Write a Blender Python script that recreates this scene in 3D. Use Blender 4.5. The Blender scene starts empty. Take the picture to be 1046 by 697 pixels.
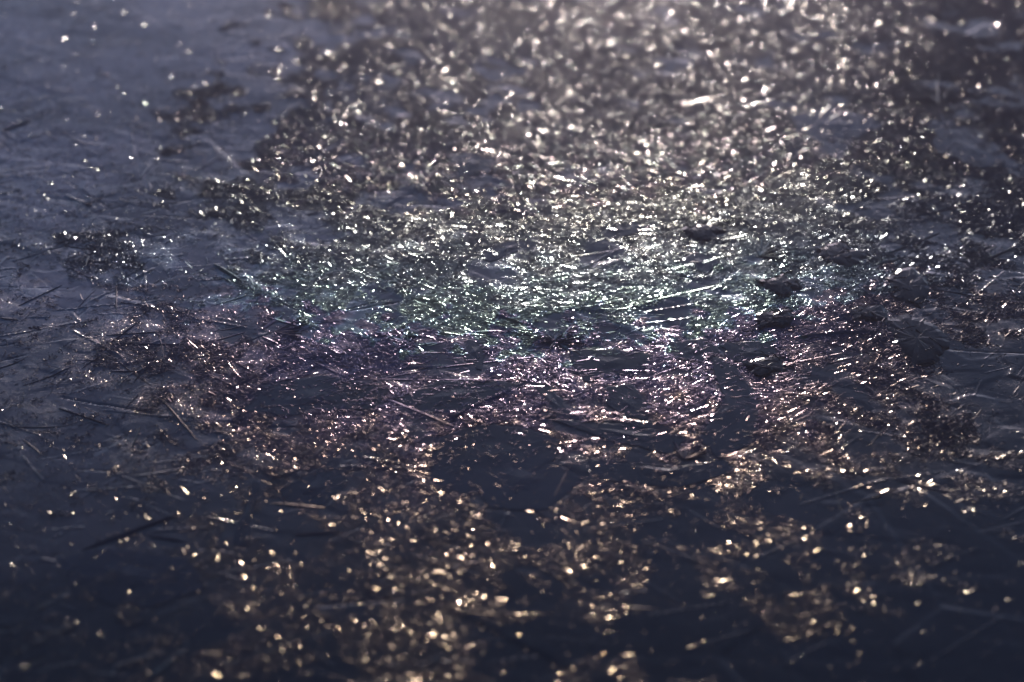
# A close view over a frozen pond against a low sun: dark wet ice, needles, plates and glittering frost.
import bpy, math, random
import numpy as np
from mathutils import Vector

random.seed(7)
rng = np.random.default_rng(11)
S = bpy.context.scene
COL = S.collection
R = math.radians

# ------------------------------------------------------------------ camera figures
PW, PH = 1046.0, 697.0
LENS = 70.0
FPX = LENS / 36.0 * PW
PITCH = R(32.0)
FOCUS = 1.17
CAMH = FOCUS * math.sin(PITCH)
SUN_EL, SUN_AZ = R(11.5), R(3.0)


def ground(u, v):
    """Point of the ice that the photograph shows at (u, v)."""
    a = (u - PW / 2) / FPX
    b = -(v - PH / 2) / FPX
    dy = math.cos(PITCH) + b * math.sin(PITCH)
    dz = -math.sin(PITCH) + b * math.cos(PITCH)
    t = CAMH / -dz
    return (a * t, dy * t)


def to_photo(x, y):
    """Vectorised inverse of ground(): plan position to photograph position."""
    d = y * math.cos(PITCH) + CAMH * math.sin(PITCH)
    up = y * math.sin(PITCH) - CAMH * math.cos(PITCH)
    d = np.maximum(d, 1e-3)
    return PW / 2 + x / d * FPX, PH / 2 - up / d * FPX


# ------------------------------------------------------------------ noise
def _hash(ix, iy, seed):
    h = (ix.astype(np.int64) * 374761393 + iy.astype(np.int64) * 668265263 + seed * 974634777) & 0xFFFFFFFF
    h = ((h ^ (h >> 13)) * 1274126177) & 0xFFFFFFFF
    return ((h ^ (h >> 16)) & 0xFFFFFF) / float(0xFFFFFF)


def vnoise(x, y, seed=0):
    ix, iy = np.floor(x), np.floor(y)
    fx, fy = x - ix, y - iy
    fx, fy = fx * fx * (3 - 2 * fx), fy * fy * (3 - 2 * fy)
    a, b = _hash(ix, iy, seed), _hash(ix + 1, iy, seed)
    c, d = _hash(ix, iy + 1, seed), _hash(ix + 1, iy + 1, seed)
    return (a * (1 - fx) + b * fx) * (1 - fy) + (c * (1 - fx) + d * fx) * fy


def fbm(x, y, seed=0, octv=4):
    s, a, n = 0, 0.5, 0
    for k in range(octv):
        s = s + a * vnoise(x * 2 ** k, y * 2 ** k, seed + 17 * k)
        n += a
        a *= 0.5
    return s / n


def smooth(e0, e1, x):
    t = np.clip((x - e0) / (e1 - e0), 0, 1)
    return t * t * (3 - 2 * t)


# ------------------------------------------------------------------ the plan maps of the ice (1 mm cells)
X0, X1, Y0, Y1, CELL = -0.56, 0.56, 0.58, 1.72, 0.001
gx = np.arange(X0, X1 + 1e-9, CELL)
gy = np.arange(Y0, Y1 + 1e-9, CELL)
GX, GY = np.meshgrid(gx, gy)           # rows are y
UU, VV = to_photo(GX, GY)


def voronoi(ns, seed, sx=1.0, ang=0.0):
    """Jittered-grid cells with straight edges: a random number per cell and the cell's centre."""
    c, s = math.cos(ang), math.sin(ang)
    size = math.sqrt((X1 - X0) * (Y1 - Y0) / ns)
    X = (GX * c + GY * s) * sx / size; Y = (-GX * s + GY * c) / size
    bx, by = np.floor(X), np.floor(Y)
    best = np.full(X.shape, 1e9)
    num = np.zeros(X.shape); qx = np.zeros(X.shape); qy = np.zeros(X.shape)
    for dx in (-1, 0, 1):
        for dy in (-1, 0, 1):
            ix, iy = bx + dx, by + dy
            px = ix + _hash(ix, iy, seed); py = iy + _hash(ix, iy, seed + 1)
            d = (X - px) ** 2 + (Y - py) ** 2
            m = d < best
            best = np.where(m, d, best)
            qx = np.where(m, px, qx); qy = np.where(m, py, qy)
            num = np.where(m, _hash(ix, iy, seed + 2), num)
    qx, qy = qx * size / sx, qy * size
    return num, qx * c - qy * s, qx * s + qy * c


def in_poly(poly, X, Y):
    inside = np.zeros(X.shape, bool)
    n = len(poly)
    for i in range(n):
        x1, y1 = poly[i]; x2, y2 = poly[(i + 1) % n]
        cond = ((y1 > Y) != (y2 > Y))
        with np.errstate(divide='ignore', invalid='ignore'):
            xi = (x2 - x1) * (Y - y1) / (y2 - y1) + x1
        inside ^= cond & (X < xi)
    return inside


# ------------------------------------------------------------------ traced shapes (photograph positions)
PLATES = [  # outline, label, thickness (mm)
    ([(404, 408), (447, 390), (500, 389), (540, 393), (494, 412), (460, 425), (420, 418)],
     'long smooth dark ice plate ending at the crossing needles left of centre', 1.2),
    ([(438, 466), (450, 447), (490, 433), (537, 438), (572, 450), (566, 470), (520, 500), (470, 505), (440, 492)],
     'broad smooth ice plate under the crossing needles, largest clear plate near the centre', 1.0),
    ([(616, 398), (644, 393), (664, 416), (661, 431), (641, 428), (621, 415)],
     'small dark heart shaped ice plate ringed by pink glitter', 1.6),
    ([(583, 358), (625, 357), (666, 364), (661, 377), (600, 391), (584, 380)],
     'dark wedge shaped ice plate just right of the spiky rosette', 1.6),
    ([(565, 430), (638, 434), (702, 447), (687, 466), (624, 452)],
     'narrow dark ice plate like a blade below the heart shaped plate', 1.4),
    ([(476, 346), (499, 346), (492, 378), (474, 368)],
     'small upright dark ice plate left of the spiky rosette', 1.4),
    ([(543, 391), (562, 393), (586, 428), (570, 430), (552, 410)],
     'slanting leaf shaped dark ice plate below the spiky rosette', 1.4),
    ([(728, 366), (752, 375), (776, 412), (772, 452), (735, 470), (712, 448), (738, 412)],
     'dark hooked ice plate between pink glitter right of centre', 1.6),
    ([(738, 350), (790, 350), (796, 366), (768, 374), (742, 366)],
     'dark ragged ice plate above the hooked plate', 1.6),
    ([(684, 350), (722, 347), (735, 360), (718, 372), (690, 368)],
     'squat dark ice plate between the wedge shaped and the ragged plate', 1.4),
    ([(484, 262), (520, 247), (549, 243), (545, 254), (500, 268)],
     'slim dark ice plate amid greenish glitter above the rosette', 1.0),
    ([(945, 130), (985, 133), (1020, 150), (1042, 172), (1000, 171), (960, 158)],
     'large dark leaf shaped ice plate blurred at the upper right edge', 1.8),
    ([(455, 160), (480, 157), (506, 164), (500, 178), (470, 181)],
     'dark blurred ice plate in the bright far glitter', 1.2),
    ([(392, 50), (430, 52), (452, 66), (420, 68)],
     'farthest dark ice plate, blurred in the bright glare', 1.2),
    ([(256, 490), (266, 493), (252, 560), (238, 557)],
     'narrow upright ice slab splitting glints in the lower left', 1.8),
    ([(266, 395), (330, 384), (398, 398), (384, 418), (300, 425), (245, 420)],
     'pale grey smooth ice plate left of the crossing needles', 0.8),
    ([(285, 500), (340, 472), (356, 492), (332, 517), (290, 515)],
     'smooth bluish ice plate between two glint clusters, lower left', 0.9),
    ([(476, 474), (500, 463), (560, 470), (596, 490), (560, 520), (500, 520)],
     'blue toned smooth ice plate below the broad central plate', 0.9),
    ([(600, 470), (690, 478), (740, 470), (752, 482), (690, 500), (612, 492)],
     'long dark ice plate sweeping right under the blade like plate', 1.2),
    ([(690, 268), (712, 258), (735, 268), (720, 282)],
     'small dark ice plate in green glitter right of centre', 1.2),
    ([(605, 232), (640, 226), (652, 238), (622, 246)],
     'thin dark ice plate in the cream glitter above centre', 1.0),
    ([(800, 120), (850, 112), (905, 126), (880, 142), (826, 140)],
     'blurred dark ice plate among bright slanting needles, upper right', 1.2),
    ([(60, 570), (110, 560), (190, 570), (210, 600), (150, 622), (80, 612)],
     'wide dim ice plate in the dark lower left corner', 0.9),
]
NEEDLES = [  # start, end, width mm, tone, label
    ((219, 270), (246, 287), 3.0, 'thick bright mint ice needle alone on grey ice at left'),
    ((274, 325), (308, 335), 2.2, 'mint ice needle at the top of the green fan at left'),
    ((268, 337), (289, 323), 2.0, 'short mint ice needle leaning against the green fan at left'),
    ((268, 345), (285, 353), 2.4, 'stubby mint ice needle under the green fan at left'),
    ((119, 352), (194, 353), 1.0, 'thin straight horizontal ice needle on the grey ice at left'),
    ((119, 288), (119, 320), 1.0, 'thin upright ice needle on the grey ice at left'),
    ((0, 325), (19, 327), 1.8, 'orange tinted ice needle cut by the left edge'),
    ((231, 400), (301, 369), 1.6, 'long ridge like ice needle bounding the pale grey plate'),
    ((301, 369), (352, 363), 1.4, 'low ice needle continuing the ridge of the pale grey plate'),
    ((207, 380), (247, 400), 1.4, 'pink edged ice needle ending at the long ridge at left'),
    ((236, 368), (268, 388), 1.2, 'dark ice needle above the pink edged one at left'),
    ((164, 407), (201, 450), 1.4, 'dark ice needle slanting down across grey ice at left'),
    ((60, 417), (111, 434), 1.3, 'faint ice needle with a pink tip near the left edge'),
    ((314, 367), (352, 385), 1.4, 'pink ice needle slanting down over the ridge end'),
    ((261, 417), (352, 412), 1.2, 'low wavy ice needle along the foot of the pale grey plate'),
    ((137, 390), (155, 370), 1.3, 'short dark ice needle tilted upward on the left ice'),
    ((113, 351), (141, 330), 1.2, 'short dark ice needle meeting the thin horizontal one'),
    ((389, 406), (472, 440), 1.7, 'long ice needle with a magenta tip crossing below the long plate'),
    ((350, 411), (390, 407), 1.3, 'low ice needle leading to the magenta tipped one'),
    ((452, 432), (543, 388), 1.8, 'long dark ice needle rising to the tip of the long plate'),
    ((350, 428), (418, 424), 1.4, 'flat ice needle left of the needle crossing'),
    ((365, 388), (545, 389), 1.1, 'very long thin pink ice needle over the long plate'),
    ((446, 376), (550, 364), 1.1, 'thin pink ice needle above the very long one'),
    ((383, 340), (421, 353), 2.2, 'mint ice needle slanting down left of centre'),
    ((505, 322), (535, 332), 2.2, 'bright mint ice needle slanting down near the centre'),
    ((484, 339), (516, 338), 2.0, 'level mint ice needle just left of the rosette'),
    ((500, 436), (575, 424), 1.2, 'level ice needle above the broad central plate'),
    ((575, 425), (662, 424), 1.0, 'thin ice needle below the heart shaped plate'),
    ((610, 378), (668, 380), 1.1, 'short pink ice needle on the wedge shaped plate'),
    ((540, 352), (556, 340), 1.3, 'tiny ice needle leaning toward the rosette'),
    ((810, 346), (898, 340), 2.6, 'curved dark blade like ice needle, widest of the right side'),
    ((830, 313), (880, 334), 1.4, 'dark ice needle slanting to the lower dark clump'),
    ((876, 293), (905, 316), 1.3, 'dark ice needle between the two dark clumps'),
    ((696, 347), (722, 320), 1.3, 'dark ice needle rising right in green glitter'),
    ((630, 318), (742, 290), 1.5, 'long greenish ice needle rising right from the centre'),
    ((660, 282), (760, 258), 1.4, 'long pale ice needle rising right above the greenish one'),
    ((696, 110), (731, 99), 3.2, 'thick blurred cream ice needle in the far glare'),
    ((843, 125), (866, 113), 3.4, 'bright blurred ice needle at upper right, rising right'),
    ((766, 147), (794, 142), 3.0, 'bright level blurred ice needle below the upper right plate'),
    ((814, 158), (828, 153), 3.2, 'stubby bright blurred ice needle beside the level one'),
    ((780, 136), (794, 130), 3.0, 'short bright blurred ice needle above the level one'),
    ((835, 122), (848, 108), 2.4, 'short slanting blurred ice needle touching the bright rising one'),
    ((84, 562), (182, 526), 2.6, 'dark wedge like ice needle in the lower left'),
    ((152, 548), (190, 554), 1.6, 'dull grey ice needle beside the dark wedge like one'),
    ((300, 547), (347, 544), 2.0, 'dull grey level ice needle left of the upright line, lower left'),
    ((276, 514), (332, 519), 1.6, 'ice needle edging the smooth bluish plate from below'),
    ((430, 487), (413, 566), 1.2, 'upright thin ice needle beside the glittering triangle'),
    ((582, 477), (566, 508), 1.3, 'short upright ice needle in the blue toned plate'),
    ((482, 528), (516, 503), 1.3, 'slanting ice needle left of the blue toned plate'),
    ((236, 475), (262, 484), 2.4, 'pinkish blurred ice needle at the top of the upright slab'),
    ((3, 134), (31, 124), 2.4, 'blurred grey ice needle at the left edge, far back'),
    ((97, 75), (113, 77), 3.0, 'small blurred pale ice needle in the far left haze'),
    ((270, 152), (296, 157), 2.6, 'blurred pale ice needle low in the far left glitter'),
    ((318, 470), (337, 452), 1.8, 'short ice needle in the pink glint cluster at left'),
    ((540, 160), (575, 166), 2.2, 'blurred cream ice needle in the middle of the far glare'),
    ((990, 272), (1044, 250), 1.8, 'grey ice needle rising to the right edge'),
    ((900, 262), (960, 238), 1.6, 'grey ice needle above the upper dark clump'),
    ((930, 222), (1010, 205), 1.8, 'long grey ice needle under the large leaf shaped plate'),
    ((640, 395), (705, 372), 1.2, 'pink ice needle passing behind the heart shaped plate'),
    ((706, 430), (730, 398), 1.6, 'dark ice needle along the hooked plate'),
    ((770, 392), (850, 412), 1.5, 'ice needle slanting away right of the hooked plate'),
    ((790, 375), (860, 362), 1.4, 'pink flecked ice needle right of the ragged plate'),
]
CLUMPS = [  # outline, label
    ([(910, 287), (930, 277), (944, 293), (937, 310), (917, 304)], 'smaller upper dark jagged ice clump near the right edge', 3),
    ([(908, 333), (930, 328), (950, 336), (962, 350), (950, 367), (934, 371), (922, 353)], 'larger lower dark jagged ice clump near the right edge', 4),
    ([(838, 256), (860, 250), (880, 262), (866, 272), (846, 268)], 'low dark ice clump above and left of the upper right pair', 5),
    ([(780, 290), (800, 284), (814, 294), (798, 303)], 'smallest dark ice clump among pale needles right of centre', 6),
    ([(776, 324), (806, 320), (802, 332), (780, 335)], 'flat dark ice clump left of the curved dark blade', 7),
    ([(868, 318), (900, 314), (904, 326), (876, 328)], 'flat dark ice clump touching the tip of the curved dark blade', 8),
    ([(765, 372), (792, 366), (800, 378), (776, 384)], 'dark ice clump between the ragged plate and the big lower clump', 9),
    ([(700, 236), (722, 230), (738, 238), (716, 246)], 'dark ice clump in greenish cream glitter, farthest from the viewer', 10),
]
FROST_POLYS = [  # places where the frost lies thick
    [(430, 487), (462, 484), (470, 508), (434, 526)],
    [(290, 446), (345, 430), (420, 425), (440, 445), (380, 500), (330, 480)],
    [(500, 405), (545, 398), (560, 425), (500, 432)],
    [(590, 400), (616, 420), (640, 432), (590, 430)],
    [(664, 395), (705, 380), (735, 420), (700, 445), (660, 430)],
    [(620, 475), (700, 505), (690, 530), (600, 500)],
    [(206, 560), (270, 540), (282, 600), (215, 610)],
    [(205, 395), (240, 390), (236, 416), (208, 416)],
    [(262, 318), (345, 316), (345, 352), (262, 355)],
    [(130, 310), (210, 310), (212, 335), (140, 345)],
    [(50, 240), (130, 235), (150, 300), (70, 290)],
    [(180, 520), (240, 505), (220, 545), (185, 540)],
    [(700, 560), (840, 545), (830, 610), (720, 610)],
]


def wiggle(poly, amp=2.0, sub=4, seed=0):
    """A ragged outline: every side split and pushed a little in and out."""
    r = random.Random(seed)
    out = []
    n = len(poly)
    for i in range(n):
        (x1, y1), (x2, y2) = poly[i], poly[(i + 1) % n]
        for k in range(sub):
            t = k / sub
            j = 0 if k == 0 else amp
            out.append((x1 + (x2 - x1) * t + r.uniform(-j, j), y1 + (y2 - y1) * t + r.uniform(-j, j) * 0.6))
    return out


# ------------------------------------------------------------------ where frost grows
def frost_amount():
    u, v = UU, VV
    lim = smooth(-40, 420, u + np.where(v > 350, .45, .10) * (v - 350) + 60 * (fbm(GX * 9, GY * 9, 5) - .5))
    d = 0.17 + 0.68 * lim
    d *= 1 - 0.38 * smooth(190, 60, v) * smooth(470, 80, u + 300 * (fbm(GX * 18, GY * 18, 8, 4) - .5))
    d *= 1 + .20 * smooth(300, 180, v) * smooth(60, 620, u + 260 * (fbm(GX * 16, GY * 16, 6, 4) - .5))
    d *= 1 - 0.16 * smooth(430, 520, v)
    d *= 1 - .38 * smooth(760, 840, u) * smooth(330, 390, v) * smooth(520, 460, v)
    d *= 1 - .5 * smooth(900, 1030, u) * smooth(430, 600, v)
    d *= 1 - .6 * smooth(600, 690, v) * smooth(500, 900, u)
    d *= 1 - 0.08 * smooth(780, 960, u + .2 * (v - 350))
    c1, _, _ = voronoi(900, 3, 0.8, 0.3)
    c2, _, _ = voronoi(4200, 40, 1.6, 0.9)
    f = 0.36 * c1 + 0.30 * c2 + 0.50 * fbm(GX * 22, GY * 22, 9)
    th = 1.08 - d * 0.72
    m = smooth(th - .06, th + .12, f)
    for i, p in enumerate(FROST_POLYS):
        m = np.maximum(m, in_poly(wiggle(p, 5, 4, i), u, v) * smooth(.36, .56, fbm(GX * 60, GY * 60, 200 + i)) * 0.65)
    wu = 18 * (fbm(GX * 60, GY * 60, 91, 4) - .5); wv = 12 * (fbm(GX * 60, GY * 60, 92, 4) - .5)
    for i, (p, _, _) in enumerate(PLATES):
        m = np.where(in_poly(wiggle(p, 3.0, 6, i), u + wu, v + wv), 0.02 + .07 * smooth(.5, .7, fbm(GX * 110, GY * 110, 93, 3)), m)
    for p, _, sd in CLUMPS:
        mu, mv = sum(q[0] for q in p) / len(p), sum(q[1] for q in p) / len(p)
        m = np.where(in_poly([(mu + (q[0] - mu) * 1.32, mv + (q[1] - mv) * 1.32) for q in p], u + wu, v + wv), 0.03, m)
    return m


FROST = frost_amount()
DOMAIN = voronoi(2600, 70, 1.5, .25)[0]


def crust_amount():
    """How strongly the surface is embossed with fused needles."""
    m = FROST.copy()
    for ax in (0, 1, 0, 1, 0, 1):
        m = (np.roll(m, 2, ax) + m + np.roll(m, -2, ax)) / 3
    c = voronoi(1500, 81, 1.7, .5)[0]
    patch = smooth(.36, .66, .2 * c + .8 * fbm(GX * 30, GY * 30, 83, 4))
    m = np.clip(.85 * m + (.5 + .4 * smooth(420, 200, UU)) * patch * (1 - .6 * smooth(200, 80, VV)), 0, 1)
    m = m * (1 - .78 * smooth(430, 540, VV)) * (1 - .78 * smooth(270, 120, VV))
    for i, (p, _, _) in enumerate(PLATES):
        m = np.where(in_poly(wiggle(p, 3.0, 6, i), UU, VV), 0.06, m)
    return m


CRUST = crust_amount()
ON_PLATE = np.zeros(GX.shape, np.float32)
for _i, (_p, _l, _t) in enumerate(PLATES):
    ON_PLATE[in_poly(_p, UU, VV)] = 1

# ------------------------------------------------------------------ relief of the ice
def relief():
    H = 0.0030 * (fbm(GX * 5, GY * 5, 31, 3) - .5)
    # plates frozen at slightly different tilts
    for ns, sd, sx, ang, tilt, off in ((260, 41, 1.0, .4, .014, .00030), (1500, 42, 1.5, 1.2, .018, .0002)):
        c, px, py = voronoi(ns, sd, sx, ang)
        tx = (c - .5) * 3.2 * tilt; ty = ((c * 57.31) % 1 - .5) * 3.2 * tilt; oz = ((c * 131.7) % 1 - .5) * 3 * off
        H = H + np.clip((GX - px) * tx + (GY - py) * ty, -.0009, .0009) + oz
    for ax in (0, 1, 0, 1):
        H = (np.roll(H, 1, ax) + 2 * H + np.roll(H, -1, ax)) / 4
    # wind ripples of the clear ice
    w = fbm(GX * 14, GY * 14, 51, 3)
    H = H + 0.00045 * np.abs(np.sin((GY * 70 + GX * 34 + 7 * w) * 1.6)) * (w > .42) * smooth(.42, .6, w)
    H = H + 0.0003 * fbm(GX * 90 + 3, GY * 150, 61, 3)
    # needles frozen into the sheet
    r = np.random.default_rng(77)
    n = 3600
    for k in range(n):
        cx, cy = r.uniform(X0, X1), r.uniform(Y0, Y1)
        L = 0.006 + 0.055 * r.random() ** 2.2
        a = r.normal(0.35, .55) if r.random() < .6 else r.uniform(0, math.pi)
        wd = r.uniform(.0006, .0016)
        hh = r.uniform(.0001, .0005) * (1 + 1.5 * float(smooth(.02, -.10, cx))) * (1 + .8 * float(smooth(.86, .78, cy))) * (1 if r.random() < .75 else -1)
        dx, dy = math.cos(a), math.sin(a)
        ex, ey = abs(dx) * L / 2 + .005, abs(dy) * L / 2 + .005
        i0, i1 = max(0, int((cx - ex - X0) / CELL)), min(gx.size, int((cx + ex - X0) / CELL) + 1)
        j0, j1 = max(0, int((cy - ey - Y0) / CELL)), min(gy.size, int((cy + ey - Y0) / CELL) + 1)
        if i1 <= i0 or j1 <= j0:
            continue
        sx, sy = GX[j0:j1, i0:i1] - cx, GY[j0:j1, i0:i1] - cy
        al, ac = sx * dx + sy * dy, -sx * dy + sy * dx
        prof = np.clip(1 - np.abs(ac) / wd, 0, 1) * smooth(L / 2, L / 2 - .004, np.abs(al))
        H[j0:j1, i0:i1] += hh * prof
    return H


H = relief()
edge = np.minimum(np.minimum(GX - X0, X1 - GX), np.minimum(GY - Y0, Y1 - GY))
H = H * smooth(0, .03, edge)
H -= np.mean(H)
H *= .5
H *= smooth(0, .01, edge)
H *= 1 - .5 * smooth(1.15, 1.4, GY)
H *= 1 - .6 * smooth(.92, .78, GY)
for _i, (_p, _l, _t) in enumerate(PLATES):   # the ice lies level under each plate
    _m = in_poly([(sum(q[0] for q in _p) / len(_p) * -.06 + q[0] * 1.06, sum(q[1] for q in _p) / len(_p) * -.06 + q[1] * 1.06) for q in _p], UU, VV)
    if _m.any():
        _h = float(H[_m].mean())
        H[_m] = _h + .10 * (H[_m] - _h)


def height(x, y):
    i = np.clip((np.asarray(x) - X0) / CELL, 0, gx.size - 1.001)
    j = np.clip((np.asarray(y) - Y0) / CELL, 0, gy.size - 1.001)
    i0, j0 = i.astype(int), j.astype(int)
    fx, fy = i - i0, j - j0
    return (H[j0, i0] * (1 - fx) + H[j0, i0 + 1] * fx) * (1 - fy) + (H[j0 + 1, i0] * (1 - fx) + H[j0 + 1, i0 + 1] * fx) * fy


# ------------------------------------------------------------------ materials
def N(nt, kind, **kw):
    n = nt.nodes.new(kind)
    for k, v in kw.items():
        setattr(n, k, v)
    return n


def math_node(nt, op, a, b=None):
    n = N(nt, 'ShaderNodeMath', operation=op)
    for i, v in enumerate((a, b)):
        if v is None:
            continue
        if hasattr(v, 'default_value') or hasattr(v, 'links'):
            nt.links.new(v, n.inputs[i])
        else:
            n.inputs[i].default_value = v
    return n.outputs[0]


def ramp(nt, fac, stops):
    n = N(nt, 'ShaderNodeValToRGB')
    cr = n.color_ramp
    while len(cr.elements) < len(stops):
        cr.elements.new(.5)
    for e, (p, c) in zip(cr.elements, stops):
        e.position = p
        e.color = (c, c, c, 1) if not isinstance(c, tuple) else c + (1,)
    nt.links.new(fac, n.inputs[0])
    return n.outputs[0]


def film(nt, pos):
    """Thickness (micrometres) of the thin film on the crystals, varied by position to put colour bands in the glints."""
    sp = N(nt, 'ShaderNodeSeparateXYZ'); nt.links.new(pos, sp.inputs[0])
    xo = math_node(nt, 'SUBTRACT', sp.outputs[0], .01)
    arc = math_node(nt, 'MULTIPLY', math_node(nt, 'MULTIPLY', xo, xo), 1.25)
    arc = math_node(nt, 'MINIMUM', arc, .06)
    s = math_node(nt, 'ADD', math_node(nt, 'SUBTRACT', 1.308, sp.outputs[1]), arc)
    nz = N(nt, 'ShaderNodeTexNoise'); nz.inputs['Scale'].default_value = 70; nz.inputs['Detail'].default_value = 4
    nt.links.new(pos, nz.inputs['Vector'])
    w = math_node(nt, 'MULTIPLY', math_node(nt, 'SUBTRACT', nz.outputs[0], .5), .23)
    r = math_node(nt, 'MULTIPLY', math_node(nt, 'ADD', s, w), 1 / .6)
    side = N(nt, 'ShaderNodeMapRange'); nt.links.new(math_node(nt, 'ABSOLUTE', xo), side.inputs[0])
    side.inputs[1].default_value, side.inputs[2].default_value = .13, .27
    side.inputs[3].default_value, side.inputs[4].default_value = 1.0, .12
    ior = ramp(nt, r, FILM_IOR)
    ior = math_node(nt, 'ADD', math_node(nt, 'MULTIPLY', math_node(nt, 'SUBTRACT', ior, .33), side.outputs[0]), .33)
    return ramp(nt, r, FILM_STOPS), ior


FILM_IOR = [(0.0, .335), (.34, .345), (.43, .39), (.48, .475), (.56, .47), (.66, .46), (.76, .42), (1.0, .42)]      # above one: peaks mid-range to put green and pink tints into the glints
FILM_STOPS = [(0.0, 1.5), (.12, .85), (.24, .42), (.38, .37), (.44, .345), (.515, .325), (.532, .240), (.60, .234), (.67, .226), (.76, .208), (.85, .195), (1.0, .185)]



def ice_material(name, base_lo, base_hi, rough, bump_mm, bump_scale, film_ior=1.5, spec_var=.1, graded=False, dull=0.0):
    m = bpy.data.materials.new(name)
    m.use_nodes = True
    nt = m.node_tree
    b = nt.nodes['Principled BSDF']
    geo = N(nt, 'ShaderNodeNewGeometry')
    pos = geo.outputs['Position']
    big = N(nt, 'ShaderNodeTexNoise'); big.inputs['Scale'].default_value = 11; big.inputs['Detail'].default_value = 5
    nt.links.new(pos, big.inputs['Vector'])
    fac = ramp(nt, big.outputs[0], [(.38, 0.), (.66, 1.)])
    if graded:   # base colour paler grey towards the left, darker towards the right
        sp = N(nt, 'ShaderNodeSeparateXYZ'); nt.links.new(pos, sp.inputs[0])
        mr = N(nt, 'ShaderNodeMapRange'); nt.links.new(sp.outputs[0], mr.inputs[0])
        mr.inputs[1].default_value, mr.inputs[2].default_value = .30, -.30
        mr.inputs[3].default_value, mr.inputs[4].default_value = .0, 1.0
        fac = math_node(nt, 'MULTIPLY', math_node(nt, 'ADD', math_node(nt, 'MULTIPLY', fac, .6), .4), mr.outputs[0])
        my = N(nt, 'ShaderNodeMapRange'); nt.links.new(sp.outputs[1], my.inputs[0])     # near side darkened in the colour to paint in vignette falloff
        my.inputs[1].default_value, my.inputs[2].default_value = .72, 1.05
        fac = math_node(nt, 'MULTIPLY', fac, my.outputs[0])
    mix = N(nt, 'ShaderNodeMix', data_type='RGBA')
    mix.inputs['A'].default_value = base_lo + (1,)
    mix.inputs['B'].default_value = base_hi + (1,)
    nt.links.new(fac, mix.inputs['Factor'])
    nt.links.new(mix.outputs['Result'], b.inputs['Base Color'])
    fine = N(nt, 'ShaderNodeTexNoise'); fine.inputs['Scale'].default_value = 140; fine.inputs['Detail'].default_value = 3
    nt.links.new(pos, fine.inputs['Vector'])
    rg = math_node(nt, 'ADD', math_node(nt, 'MULTIPLY', math_node(nt, 'SUBTRACT', fine.outputs[0], .5), spec_var * 2), rough)
    if graded or dull:   # weathered duller far from the near edge
        sp2 = N(nt, 'ShaderNodeSeparateXYZ'); nt.links.new(pos, sp2.inputs[0])
        fr = N(nt, 'ShaderNodeMapRange'); nt.links.new(sp2.outputs[1], fr.inputs[0])
        fr.inputs[1].default_value, fr.inputs[2].default_value, fr.inputs[4].default_value = 1.02, 1.35, dull
        rg = math_node(nt, 'ADD', rg, fr.outputs[0])
    nt.links.new(rg, b.inputs['Roughness'])
    b.inputs['IOR'].default_value = 1.31
    if film_ior:
        thick, film_index = film(nt, pos)
        nt.links.new(math_node(nt, 'ADD', film_index, 1.0), b.inputs['Thin Film IOR'])
        nt.links.new(math_node(nt, 'MULTIPLY', thick, 1000.0), b.inputs['Thin Film Thickness'])
    if graded:
        at = N(nt, 'ShaderNodeAttribute'); at.attribute_name = 'crust'
        h = None
        for ang, sc, st in ((20, 1250, 13), (-25, 1000, 11), (62, 1150, 11), (5, 800, 16), (112, 1100, 10)):
            mp = N(nt, 'ShaderNodeMapping'); mp.vector_type = 'TEXTURE'
            mp.inputs['Rotation'].default_value = (0, 0, R(ang))
            mp.inputs['Scale'].default_value = (st / sc, 1 / sc, 1)
            nt.links.new(pos, mp.inputs['Vector'])
            nn = N(nt, 'ShaderNodeTexNoise'); nn.inputs['Scale'].default_value = 1.0; nn.inputs['Detail'].default_value = 0
            nt.links.new(mp.outputs[0], nn.inputs['Vector'])
            v = math_node(nt, 'ABSOLUTE', math_node(nt, 'SUBTRACT', nn.outputs[0], .5))
            v = math_node(nt, 'SUBTRACT', 1.0, math_node(nt, 'MULTIPLY', v, 3.2))
            h = v if h is None else math_node(nt, 'MAXIMUM', h, v)
        b2 = N(nt, 'ShaderNodeBump'); b2.inputs['Distance'].default_value = CRUST_MM / 1000
        nt.links.new(math_node(nt, 'MULTIPLY', h, at.outputs['Fac']), b2.inputs['Height'])
        nt.links.new(b2.outputs[0], b.inputs['Normal'])
        thick, film_index = film(nt, pos)
        sl = math_node(nt, 'ADD', math_node(nt, 'MULTIPLY', math_node(nt, 'SUBTRACT', film_index, .31), at.outputs['Fac']), 1.31)
        nt.links.new(sl, b.inputs['Thin Film IOR'])
        nt.links.new(math_node(nt, 'MULTIPLY', thick, 1000.0), b.inputs['Thin Film Thickness'])
    elif bump_mm:
        bn = N(nt, 'ShaderNodeTexNoise'); bn.inputs['Scale'].default_value = bump_scale; bn.inputs['Detail'].default_value = 4
        nt.links.new(pos, bn.inputs['Vector'])
        bp = N(nt, 'ShaderNodeBump'); bp.inputs['Strength'].default_value = 1.0
        bp.inputs['Distance'].default_value = bump_mm / 1000.0
        nt.links.new(bn.outputs[0], bp.inputs['Height'])
        nt.links.new(bp.outputs[0], b.inputs['Normal'])
    return m


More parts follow.
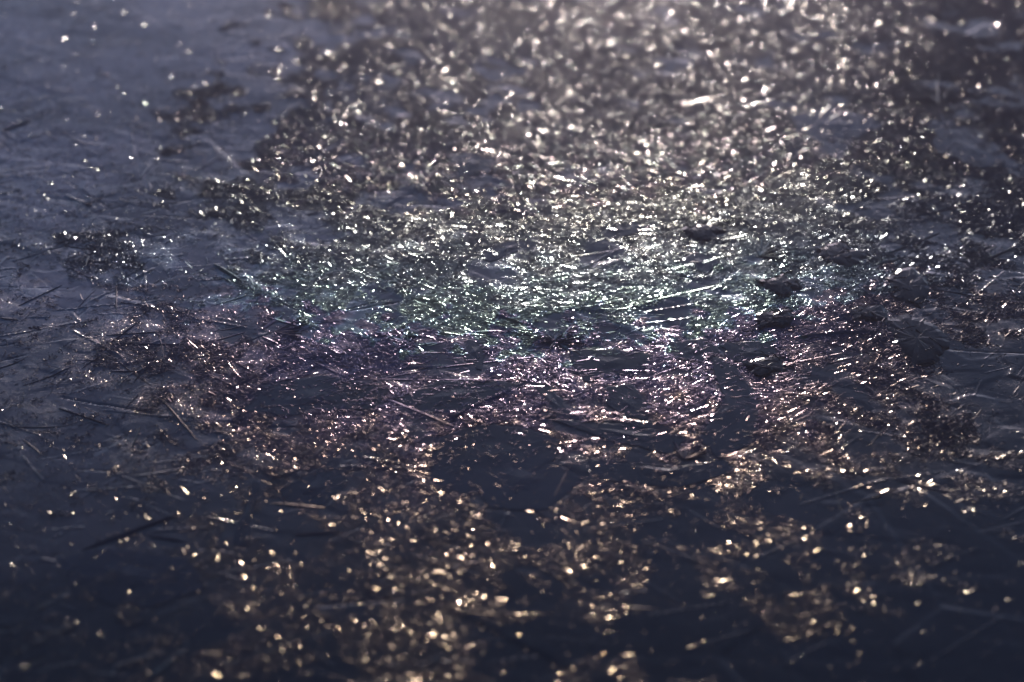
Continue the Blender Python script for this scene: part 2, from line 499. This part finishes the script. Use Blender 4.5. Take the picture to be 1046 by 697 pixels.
CRUST_MM = .22
M_ICE = ice_material('dark pond ice', (.003, .004, .009), (.145, .130, .160), .075, .06, 420, None, spec_var=.03, graded=True)
M_FROST = ice_material('frost crystal', (.005, .008, .022), (.014, .017, .040), .135, 0, 0, film_ior=1.45, spec_var=.07, dull=.005)
M_NEEDLE = ice_material('needle ice', (.006, .007, .015), (.022, .022, .036), .22, .06, 900, film_ior=1.45, spec_var=.08)
M_PLATE = ice_material('smooth plate ice', (.004, .005, .012), (.014, .015, .028), .10, .03, 260, None, spec_var=.04)
M_CLUMP = ice_material('dark clump ice', (.002, .003, .008), (.003, .004, .011), .09, .04, 500, None, spec_var=.02)
M_CLUMP.node_tree.nodes['Principled BSDF'].inputs['Specular IOR Level'].default_value = .22


# ------------------------------------------------------------------ mesh helpers
def mesh_from(name, V, quads=None, tris=None, polys=None):
    """Fast mesh from arrays. polys: list of (k, array of k-gons)."""
    me = bpy.data.meshes.new(name)
    groups = []
    if quads is not None: groups.append(np.asarray(quads, np.int32))
    if tris is not None: groups.append(np.asarray(tris, np.int32))
    for p in polys or []: groups.append(np.asarray(p, np.int32))
    V = np.asarray(V, np.float32)
    loops = np.concatenate([g.ravel() for g in groups])
    tot = np.concatenate([np.full(len(g), g.shape[1], np.int32) for g in groups])
    start = np.concatenate([[0], np.cumsum(tot)[:-1]]).astype(np.int32)
    me.vertices.add(len(V)); me.vertices.foreach_set('co', V.ravel())
    me.loops.add(len(loops)); me.loops.foreach_set('vertex_index', loops)
    me.polygons.add(len(tot)); me.polygons.foreach_set('loop_start', start)
    me.polygons.foreach_set('use_smooth', np.zeros(len(tot), bool))
    me.update(calc_edges=True)
    return me


def obj(name, me, mat, parent=None):
    o = bpy.data.objects.new(name, me)
    if me is not None and mat is not None and not me.materials:
        me.materials.append(mat)
    COL.objects.link(o)
    if parent is not None:
        o.parent = parent
    return o


def tag(o, label, cat, group=None, kind=None):
    if label: o['label'] = label
    if cat: o['category'] = cat
    if group: o['group'] = group
    if kind: o['kind'] = kind
    return o


# ------------------------------------------------------------------ the ice sheet, out to the horizon
def build_ice():
    grow = 0.004 * 1.22 ** np.arange(0, 66)
    far = np.cumsum(grow)
    far = far[far < 400]
    ax = np.concatenate([X0 - far[::-1], gx, X1 + far])
    ay = np.concatenate([Y0 - far[::-1], gy, Y1 + far])
    nf = len(far)
    AX, AY = np.meshgrid(ax, ay)
    Z = np.zeros_like(AX)
    Z[nf:nf + gy.size, nf:nf + gx.size] = H
    V = np.stack([AX.ravel(), AY.ravel(), Z.ravel()], 1)
    ny, nx = AX.shape
    i = np.arange(nx - 1); j = np.arange(ny - 1)
    I, J = np.meshgrid(i, j)
    a = (J * nx + I).ravel()
    q = np.stack([a, a + 1, a + nx + 1, a + nx], 1)
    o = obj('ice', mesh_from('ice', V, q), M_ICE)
    at = o.data.attributes.new('crust', 'FLOAT', 'POINT')
    cr = np.full(AX.shape, .35, np.float32)
    cr[nf:nf + gy.size, nf:nf + gx.size] = CRUST
    at.data.foreach_set('value', cr.ravel())
    tag(o, 'dark frozen pond surface with paler grey ice along the left', 'ice', kind='structure')


build_ice()


# ------------------------------------------------------------------ the frost: countless tiny roof-shaped crystals
def crystal_arrays(x, y, z, az, L, W, pitch, tilt, taper, bx, by):
    """Low hip roofs: four eave corners and a two-point ridge each."""
    n = len(x)
    ca, sa = np.cos(az), np.sin(az)
    hw = W / 2
    rise = hw * np.tan(pitch)
    V = np.empty((n, 6, 3), np.float32)
    for k, (s, c, r) in enumerate(((-1, -1, 0), (-1, 1, 0), (1, -1, 0), (1, 1, 0), (-.8, 0, 1), (.8, 0, 1))):
        al = s * L / 2
        ac = c * hw * taper[:, 0 if s < 0 else 1]
        V[:, k, 0] = x + ca * al - sa * ac
        V[:, k, 1] = y + sa * al + ca * ac
        V[:, k, 2] = z + np.tan(tilt) * al + r * rise + bx * (V[:, k, 0] - x) + by * (V[:, k, 1] - y)
    base = (np.arange(n) * 6)[:, None, None]
    q = np.array([[0, 2, 5, 4], [3, 1, 4, 5]])
    t = np.array([[1, 0, 4], [2, 3, 5]])
    return V.reshape(-1, 3), (q[None] + base).reshape(-1, 4), (t[None] + base).reshape(-1, 3)


def build_frost():
    tries = 2600000
    x = rng.uniform(X0 + .01, X1 - .01, tries); y = rng.uniform(Y0 + .01, Y1 - .01, tries)
    i = ((x - X0) / CELL).astype(int); j = ((y - Y0) / CELL).astype(int)
    u, v = to_photo(x, y)
    near = (u > -90) & (u < PW + 90) & (v > -60) & (v < PH + 60)
    keep = (rng.random(tries) < FROST[j, i] * (0.52 - .17 * smooth(430, 560, v) + .45 * smooth(270, 150, v)) + .010 + .035 * smooth(1.05, 1.25, y)) & near
    x, y = x[keep], y[keep]
    n = len(x)
    L = rng.gamma(1.9, .0010, n) + .0006
    W = rng.uniform(.0003, .0009, n)
    az = np.where(rng.random(n) < .5, rng.normal(.25, .5, n), rng.uniform(0, math.pi, n))
    slim = rng.random(n) < .14
    L = np.where(slim, rng.uniform(.005, .014, n), L); W = np.where(slim, rng.uniform(.00025, .0005, n), W)
    # loose grains, also on the plates
    k = 26000
    x2 = rng.uniform(X0 + .01, X1 - .01, k); y2 = rng.uniform(Y0 + .01, Y1 - .01, k)
    # strings of grains along healed cracks on the left
    xs, ys, as_ = [], [], []
    for c in range(1200):
        pu, pv = -40 + 520 * rng.random() ** 1.2, rng.uniform(60, 700)
        cx, cy = ground(pu, pv)
        a = rng.normal(.4, .5) if rng.random() < .7 else rng.uniform(0, math.pi)
        m = int(rng.uniform(6, 44)); ln = rng.uniform(.006, .045)
        t = rng.uniform(-.5, .5, m) * ln; e = rng.normal(0, rng.uniform(.0006, .0028), m)
        xs.append(cx + math.cos(a) * t - math.sin(a) * e); ys.append(cy + math.sin(a) * t + math.cos(a) * e)
        as_.append(a + rng.normal(0, .35, m))
    xs, ys, as_ = np.concatenate(xs), np.concatenate(ys), np.concatenate(as_)
    ok = (xs > X0 + .01) & (xs < X1 - .01) & (ys > Y0 + .01) & (ys < Y1 - .01)
    xs, ys, as_ = xs[ok], ys[ok], as_[ok]
    x = np.concatenate([x, x2, xs]); y = np.concatenate([y, y2, ys])
    L = np.concatenate([L, rng.uniform(.0003, .0008, k), rng.uniform(.0006, .0022, len(xs))])
    W = np.concatenate([W, rng.uniform(.0002, .0005, k), rng.uniform(.0003, .0008, len(xs))])
    az = np.concatenate([az, rng.uniform(0, math.pi, k), as_])
    lift = np.concatenate([rng.uniform(.0001, .0006, n), np.full(k, .0003), rng.uniform(.0001, .0004, len(xs))])
    n = len(x)
    u, v = to_photo(x, y)
    steep = R(14) * smooth(770, 950, u + .22 * (v - 350)) * (1 - .7 * smooth(420, 510, v)) + R(3) * smooth(620, 690, v)
    pitch = np.abs(rng.normal(0, R(11), n)) + R(1.5) + steep * rng.uniform(.5, 1.2, n) + np.abs(rng.normal(0, 1, n)) * R(9) * smooth(1.05, 1.4, y)
    small = 1 - .5 * smooth(420, 540, v) - .4 * smooth(230, 100, v)
    L = L * small; W = W * (.5 + .5 * small)
    pitch = pitch + np.abs(rng.normal(0, 1, n)) * R(8) * smooth(400, 150, u)
    tilt = rng.normal(0, R(5), n) * np.clip(.0025 / L, .15, 1)
    jj = np.clip(((y - Y0) / CELL).astype(int), 0, gy.size - 1); ii = np.clip(((x - X0) / CELL).astype(int), 0, gx.size - 1)
    z = height(x, y) + lift + ON_PLATE[jj, ii] * .00035
    tp = rng.uniform(.25, 1.0, (n, 2))
    # crystals of one domain lean the same way
    dom = DOMAIN[np.clip(((y - Y0) / CELL).astype(int), 0, gy.size - 1), np.clip(((x - X0) / CELL).astype(int), 0, gx.size - 1)]
    bx = (dom - .5) * .20 + (fbm(x * 45, y * 45, 301, 3) - .5) * .22
    by = ((dom * 61.7) % 1 - .5) * .22 + (fbm(x * 45, y * 45, 302, 3) - .5) * .26
    V, q, t3 = crystal_arrays(x, y, z, az, L, W, pitch, tilt, tp, bx, by)
    o = obj('frost', mesh_from('frost', V, q, tris=t3), M_FROST)
    tag(o, 'glittering frost of countless tiny crystals grown over the dark ice', 'frost', kind='stuff')
    print('frost crystals', n)


build_frost()


# ------------------------------------------------------------------ needles
def needle_mesh(p0, p1, width, seed, curve=0.0, mound=1.0, steep=False):
    r = random.Random(seed)
    (xa, ya), (xb, yb) = p0, p1
    cx, cy = (xa + xb) / 2, (ya + yb) / 2
    L = math.hypot(xb - xa, yb - ya)
    a = math.atan2(yb - ya, xb - xa)
    ca, sa = math.cos(a), math.sin(a)
    segs = max(4, int(L / .006))
    V, q = [], []
    pit = R(r.uniform(30, 40) if steep else r.uniform(5, 13)); off = r.uniform(-.25, .25)
    for k in range(segs + 1):
        t = k / segs
        al = (t - .5) * L
        tp = min(1.0, .25 + 5 * t, .25 + 5 * (1 - t)) * r.uniform(.9, 1.06)
        hw = width / 2 * tp
        bow = curve * (1 - (2 * t - 1) ** 2) * L
        x, y = cx + ca * al - sa * bow, cy + sa * al + ca * bow
        zt = float(height(x, y)) + (.0002 + width * .06) * mound * (.55 + .45 * tp) + r.uniform(-.00006, .00006)
        rise = hw * math.tan(pit)
        for ac, up in ((-hw, None), (-hw, 0), (hw * off, rise), (hw, 0), (hw, None)):
            px, py = x - sa * ac, y + ca * ac
            V.append((px - cx, py - cy, (zt + up) if up is not None else zt - .0035))
        if k:
            b = k * 5
            for m in range(4):
                q.append((b - 5 + m + 1, b - 5 + m, b + m, b + m + 1))
    last = segs * 5
    return mesh_from('ice_needle', V, q, polys=[[(0, 1, 2, 3, 4)], [(last + 4, last + 3, last + 2, last + 1, last)]]), (cx, cy)


def add_needle(p0, p1, width, label, group, seed, curve=0.0, mat=None):
    me, c = needle_mesh(p0, p1, width, seed, curve, 1.0, any(w in label for w in ('dark', 'dim', 'grey', 'faint', 'near')))
    o = obj('ice_needle', me, mat or M_NEEDLE)
    o.location = (c[0], c[1], 0)
    tag(o, label, 'ice needle', group)
    return o


for k, (a, b, w, lab) in enumerate(NEEDLES):
    add_needle(ground(*a), ground(*b), w / 1000, lab, 'ice needles lying on the frozen surface', 100 + k,
               curve=.03 if 'curved' in lab else 0)

# the many smaller needles, laid where the photograph shows fields of them
FIELDS = [  # box in the photograph, count, main direction (deg in plan), spread, label
    ((560, 190, 860, 330), 34, 20, 22, 'short ice needle in the green tinted glitter right of centre'),
    ((860, 190, 1046, 330), 26, 24, 24, 'short grey ice needle in the dim frost near the right edge'),
    ((380, 340, 600, 460), 26, 6, 26, 'short pink tinted ice needle around the central smooth plates'),
    ((600, 330, 820, 480), 26, 8, 30, 'short ice needle in the pink glitter right of centre'),
    ((0, 240, 200, 470), 18, 30, 50, 'short dim ice needle in the grey ice at the left edge'),
    ((200, 240, 400, 480), 26, 14, 40, 'short ice needle in the thin glitter left of centre'),
    ((700, 40, 1046, 190), 22, 26, 18, 'short blurred ice needle in the far upper right'),
    ((380, 480, 800, 640), 9, 12, 40, 'short blurred ice needle in the near glints below centre'),
    ((820, 340, 1040, 520), 12, 30, 40, 'short dark ice needle in the dim frost at lower right'),
]
for f, (box, cnt, dr, sp, lab) in enumerate(FIELDS):
    r = random.Random(500 + f)
    for k in range(cnt):
        p = ground(r.uniform(box[0], box[2]), r.uniform(box[1], box[3]))
        a = R(r.gauss(dr, sp)); L = r.uniform(.010, .034)
        d = (math.cos(a) * L / 2, math.sin(a) * L / 2)
        add_needle((p[0] - d[0], p[1] - d[1]), (p[0] + d[0], p[1] + d[1]), r.uniform(.00045, .0010), lab,
                   lab.replace('short', 'the short').replace('needle', 'needles', 1), 1000 + f * 60 + k, curve=r.uniform(-.05, .05))


# ------------------------------------------------------------------ plates
def plate_mesh(poly, thick, seed):
    """A thin slab with ragged outline, bevelled rim and slightly uneven top."""
    r = random.Random(seed)
    pts = [ground(*p) for p in wiggle(wiggle(poly, 2.6, 4, seed), 1.1, 3, seed + 50)]
    area = sum(pts[i][0] * pts[(i + 1) % len(pts)][1] - pts[(i + 1) % len(pts)][0] * pts[i][1] for i in range(len(pts)))
    if area < 0:
        pts.reverse()
    cx = sum(p[0] for p in pts) / len(pts); cy = sum(p[1] for p in pts) / len(pts)
    n = len(pts)
    z0 = float(np.mean(height(np.array([p[0] for p in pts]), np.array([p[1] for p in pts]))))
    tx, ty = r.gauss(0, .002), r.gauss(0, .002)
    V, q, t = [], [], []
    rings = [(1.0, None), (1.0, thick * .7), (.95, thick), (.72, thick * 1.05), (.42, thick * 1.1)]
    for s, up in rings:
        for (x, y) in pts:
            px, py = (x - cx) * s, (y - cy) * s
            zl = float(height(cx + px, cy + py)) * 1.0
            z = zl - .004 if up is None else zl + up + .00015 + px * tx + py * ty + r.uniform(-1, 1) * .000012
            V.append((px, py, z))
    V.append((0, 0, z0 + thick * 1.1 + .0005))
    for k in range(len(rings) - 1):
        for i in range(n):
            a, b = k * n + i, k * n + (i + 1) % n
            q.append((a, b, b + n, a + n))
    k = len(rings) - 1
    for i in range(n):
        t.append((k * n + i, k * n + (i + 1) % n, len(V) - 1))
    return mesh_from('ice_plate', V, q, tris=t), (cx, cy)


for k, (poly, lab, th) in enumerate(PLATES):
    me, c = plate_mesh(poly, th / 7000, k)
    o = obj('ice_plate', me, M_PLATE)
    o.location = (c[0], c[1], 0)
    tag(o, lab, 'ice plate', 'smooth ice plates among the frost')


# ------------------------------------------------------------------ rosette, fans and dark clumps
def blade_mesh(L, w, up, seed, thick=.00015):
    """A lance-shaped crystal blade growing along +x and rising by the angle up."""
    r = random.Random(seed)
    V, q = [], []
    segs = 5
    for k in range(segs + 1):
        t = k / segs
        hw = w / 2 * (math.sin(math.pi * min(1, .18 + .82 * t)) ** .7 * .95 + .05) * r.uniform(.85, 1.1)
        x = t * L; z = t * L * math.tan(up)
        for (yy, zz) in ((-hw, 0), (0, thick + hw * .14), (hw, 0), (0, -thick - .0004)):
            V.append((x, yy, z + zz))
        if k:
            b = k * 4
            for m in range(4):
                q.append((b - 4 + m, b - 4 + (m + 1) % 4, b + (m + 1) % 4, b + m))
    e = segs * 4
    q.append((3, 2, 1, 0)); q.append((e, e + 1, e + 2, e + 3))
    return mesh_from('blade', V, q)


def rosette(name, uv, label, cat, blades, seed, mat, a0=0, a1=360, Lr=(.008, .018), wr=(.0012, .0026), upr=(3, 22), part='blade', group=None):
    r = random.Random(seed)
    x, y = ground(*uv)
    t = bpy.data.objects.new(name, None); COL.objects.link(t)
    t.location = (x, y, float(height(x, y)) + .0006)
    tag(t, label, cat, group)
    for k in range(blades):
        a = R(a0 + (a1 - a0) * (k + r.uniform(-.3, .3)) / blades)
        o = obj(part, blade_mesh(r.uniform(*Lr), r.uniform(*wr), R(r.uniform(*upr)), seed * 50 + k), mat, t)
        o.rotation_euler = (0, 0, a)
    return t


rosette('ice_rosette', (567, 349), 'spiky dark rosette of ice blades above the leaf shaped plate', 'ice rosette', 19, 5, M_PLATE,
        Lr=(.005, .02), wr=(.0006, .0016), upr=(0, 7))
rosette('ice_fan', (280, 340), 'mint green fan of ice blades on the grey ice at left', 'ice fan', 9, 6, M_NEEDLE, -30, 50,
        (.008, .02), (.001, .002), (0, 5), group='fans of ice blades')
rosette('ice_fan', (958, 106), 'blurred grey fan of long ice blades beside the large leaf shaped plate', 'ice fan', 11, 7, M_NEEDLE, 10, 200,
        (.02, .05), (.0007, .0014), (-1, 2), group='fans of ice blades')
rosette('ice_fan', (776, 262), 'pale fan of ice blades in green glitter at right', 'ice fan', 9, 8, M_NEEDLE, -20, 110,
        (.012, .03), (.001, .002), (0, 6), group='fans of ice blades')
rosette('ice_fan', (700, 470), 'dark fan of ice blades below the hooked plate', 'ice fan', 8, 9, M_NEEDLE, 20, 160,
        (.008, .02), (.0008, .0016), (0, 3), group='fans of ice blades')


def clump(poly, label, seed):
    r = random.Random(seed)
    mu, mv = sum(p[0] for p in poly) / len(poly), sum(p[1] for p in poly) / len(poly)
    poly = [(mu + (p[0] - mu) * 1.35, mv + (p[1] - mv) * 1.35) for p in poly]
    pts = [ground(*p) for p in wiggle(poly, 3.4, 6, seed)]
    cx = sum(p[0] for p in pts) / len(pts); cy = sum(p[1] for p in pts) / len(pts)
    if sum(pts[i][0] * pts[(i + 1) % len(pts)][1] - pts[(i + 1) % len(pts)][0] * pts[i][1] for i in range(len(pts))) < 0:
        pts.reverse()
    n = len(pts)
    z0 = float(height(cx, cy))
    t = bpy.data.objects.new('ice_clump', None); COL.objects.link(t)
    t.location = (cx, cy, z0)
    tag(t, label, 'ice clump', 'dark jagged ice clumps')
    V, q, tr = [], [], []
    rings = [(1.0, -.002), (.98, .0003), (.8, .0009), (.5, .0012), (.2, .0013)]
    for s, up in rings:
        for (x, y) in pts:
            V.append(((x - cx) * s + r.uniform(-1, 1) * .0006, (y - cy) * s + r.uniform(-1, 1) * .0006, up + (r.uniform(-.0001, .0001) if up > 0 else 0)))
    V.append((0, 0, .0013))
    for k in range(len(rings) - 1):
        for i in range(n):
            a, b = k * n + i, k * n + (i + 1) % n
            q.append((a, b, b + n, a + n))
    k = len(rings) - 1
    for i in range(n):
        tr.append((k * n + i, k * n + (i + 1) % n, len(V) - 1))
    obj('mound', mesh_from('mound', V, q, tris=tr), M_CLUMP, t)
    for i in range(26):
        x, y = r.choice(pts)
        o = obj('blade', blade_mesh(r.uniform(.003, .008), r.uniform(.0004, .001), R(r.uniform(-4, 8)), seed * 90 + i), M_CLUMP, t)
        s = r.uniform(.2, .95)
        o.location = ((x - cx) * s, (y - cy) * s, .0010)
        o.rotation_euler = (0, 0, r.uniform(0, 6.28))



for _p, _l, _s in CLUMPS:
    clump(_p, _l, _s)

# ------------------------------------------------------------------ light
w = bpy.data.worlds.new('World')
S.world = w
w.use_nodes = True
nt = w.node_tree
bg = nt.nodes['Background']
sky = nt.nodes.new('ShaderNodeTexSky')
sky.sky_type = 'NISHITA'
sky.sun_disc = False
sky.sun_elevation = SUN_EL
sky.sun_rotation = SUN_AZ
sky.air_density = 1.0
sky.dust_density = 0.3
sky.ozone_density = 4.5
nt.links.new(sky.outputs[0], bg.inputs[0])
bg.inputs[1].default_value = 0.09

ld = bpy.data.lights.new('sun', 'SUN')
ld.energy = 2.6
ld.angle = R(0.53)
ld.color = (1.0, .87, .77)
lo = bpy.data.objects.new('sun', ld)
COL.objects.link(lo)
d = Vector((math.sin(SUN_AZ) * math.cos(SUN_EL), math.cos(SUN_AZ) * math.cos(SUN_EL), math.sin(SUN_EL)))
lo.rotation_euler = d.to_track_quat('Z', 'Y').to_euler()
lo.location = (0, 3, 2)

# ------------------------------------------------------------------ veil haze added to stand in for lens veiling glare
def build_haze():
    e, zb, zt = 430.0, -1.2, CAMH + .35
    V = [(x, y, z) for z in (zb, zt) for y in (-e, e) for x in (-e, e)]
    q = [(0, 2, 3, 1), (4, 5, 7, 6), (0, 1, 5, 4), (2, 6, 7, 3), (0, 4, 6, 2), (1, 3, 7, 5)]
    m = bpy.data.materials.new('veil haze')
    m.use_nodes = True
    t = m.node_tree
    t.nodes.remove(t.nodes['Principled BSDF'])
    pv = t.nodes.new('ShaderNodeVolumePrincipled')
    pv.inputs['Color'].default_value = (.84, .76, 1, 1)
    pv.inputs['Density'].default_value = HAZE
    pv.inputs['Anisotropy'].default_value = .87
    t.links.new(pv.outputs[0], t.nodes['Material Output'].inputs['Volume'])
    o = obj('haze', mesh_from('haze', V, q), m)
    tag(o, 'thin bright haze added over the ice for a veiling glow', 'haze', kind='stuff')


HAZE = .060
build_haze()

# ------------------------------------------------------------------ camera
cd = bpy.data.cameras.new('camera')
cd.lens = LENS
cd.sensor_width = 36
cd.clip_start = .01
cd.clip_end = 2000
cd.dof.use_dof = True
cd.dof.focus_distance = FOCUS * 1.0
cd.dof.aperture_fstop = 4.2
cam = bpy.data.objects.new('camera', cd)
cam.location = (0, 0, CAMH)
cam.rotation_euler = (math.pi / 2 - PITCH, 0, 0)
COL.objects.link(cam)
S.camera = cam

S.view_settings.view_transform = 'Standard'
S.view_settings.look = 'None'
S.view_settings.exposure = 0.8
S.view_settings.gamma = 1
S.cycles.use_adaptive_sampling = False
S.cycles.use_denoising = True
S.cycles.denoiser = 'OPENIMAGEDENOISE'
S.cycles.max_bounces = 4
S.cycles.diffuse_bounces = 2
S.cycles.glossy_bounces = 3
S.cycles.sample_clamp_direct = 0
S.cycles.sample_clamp_indirect = 2.0
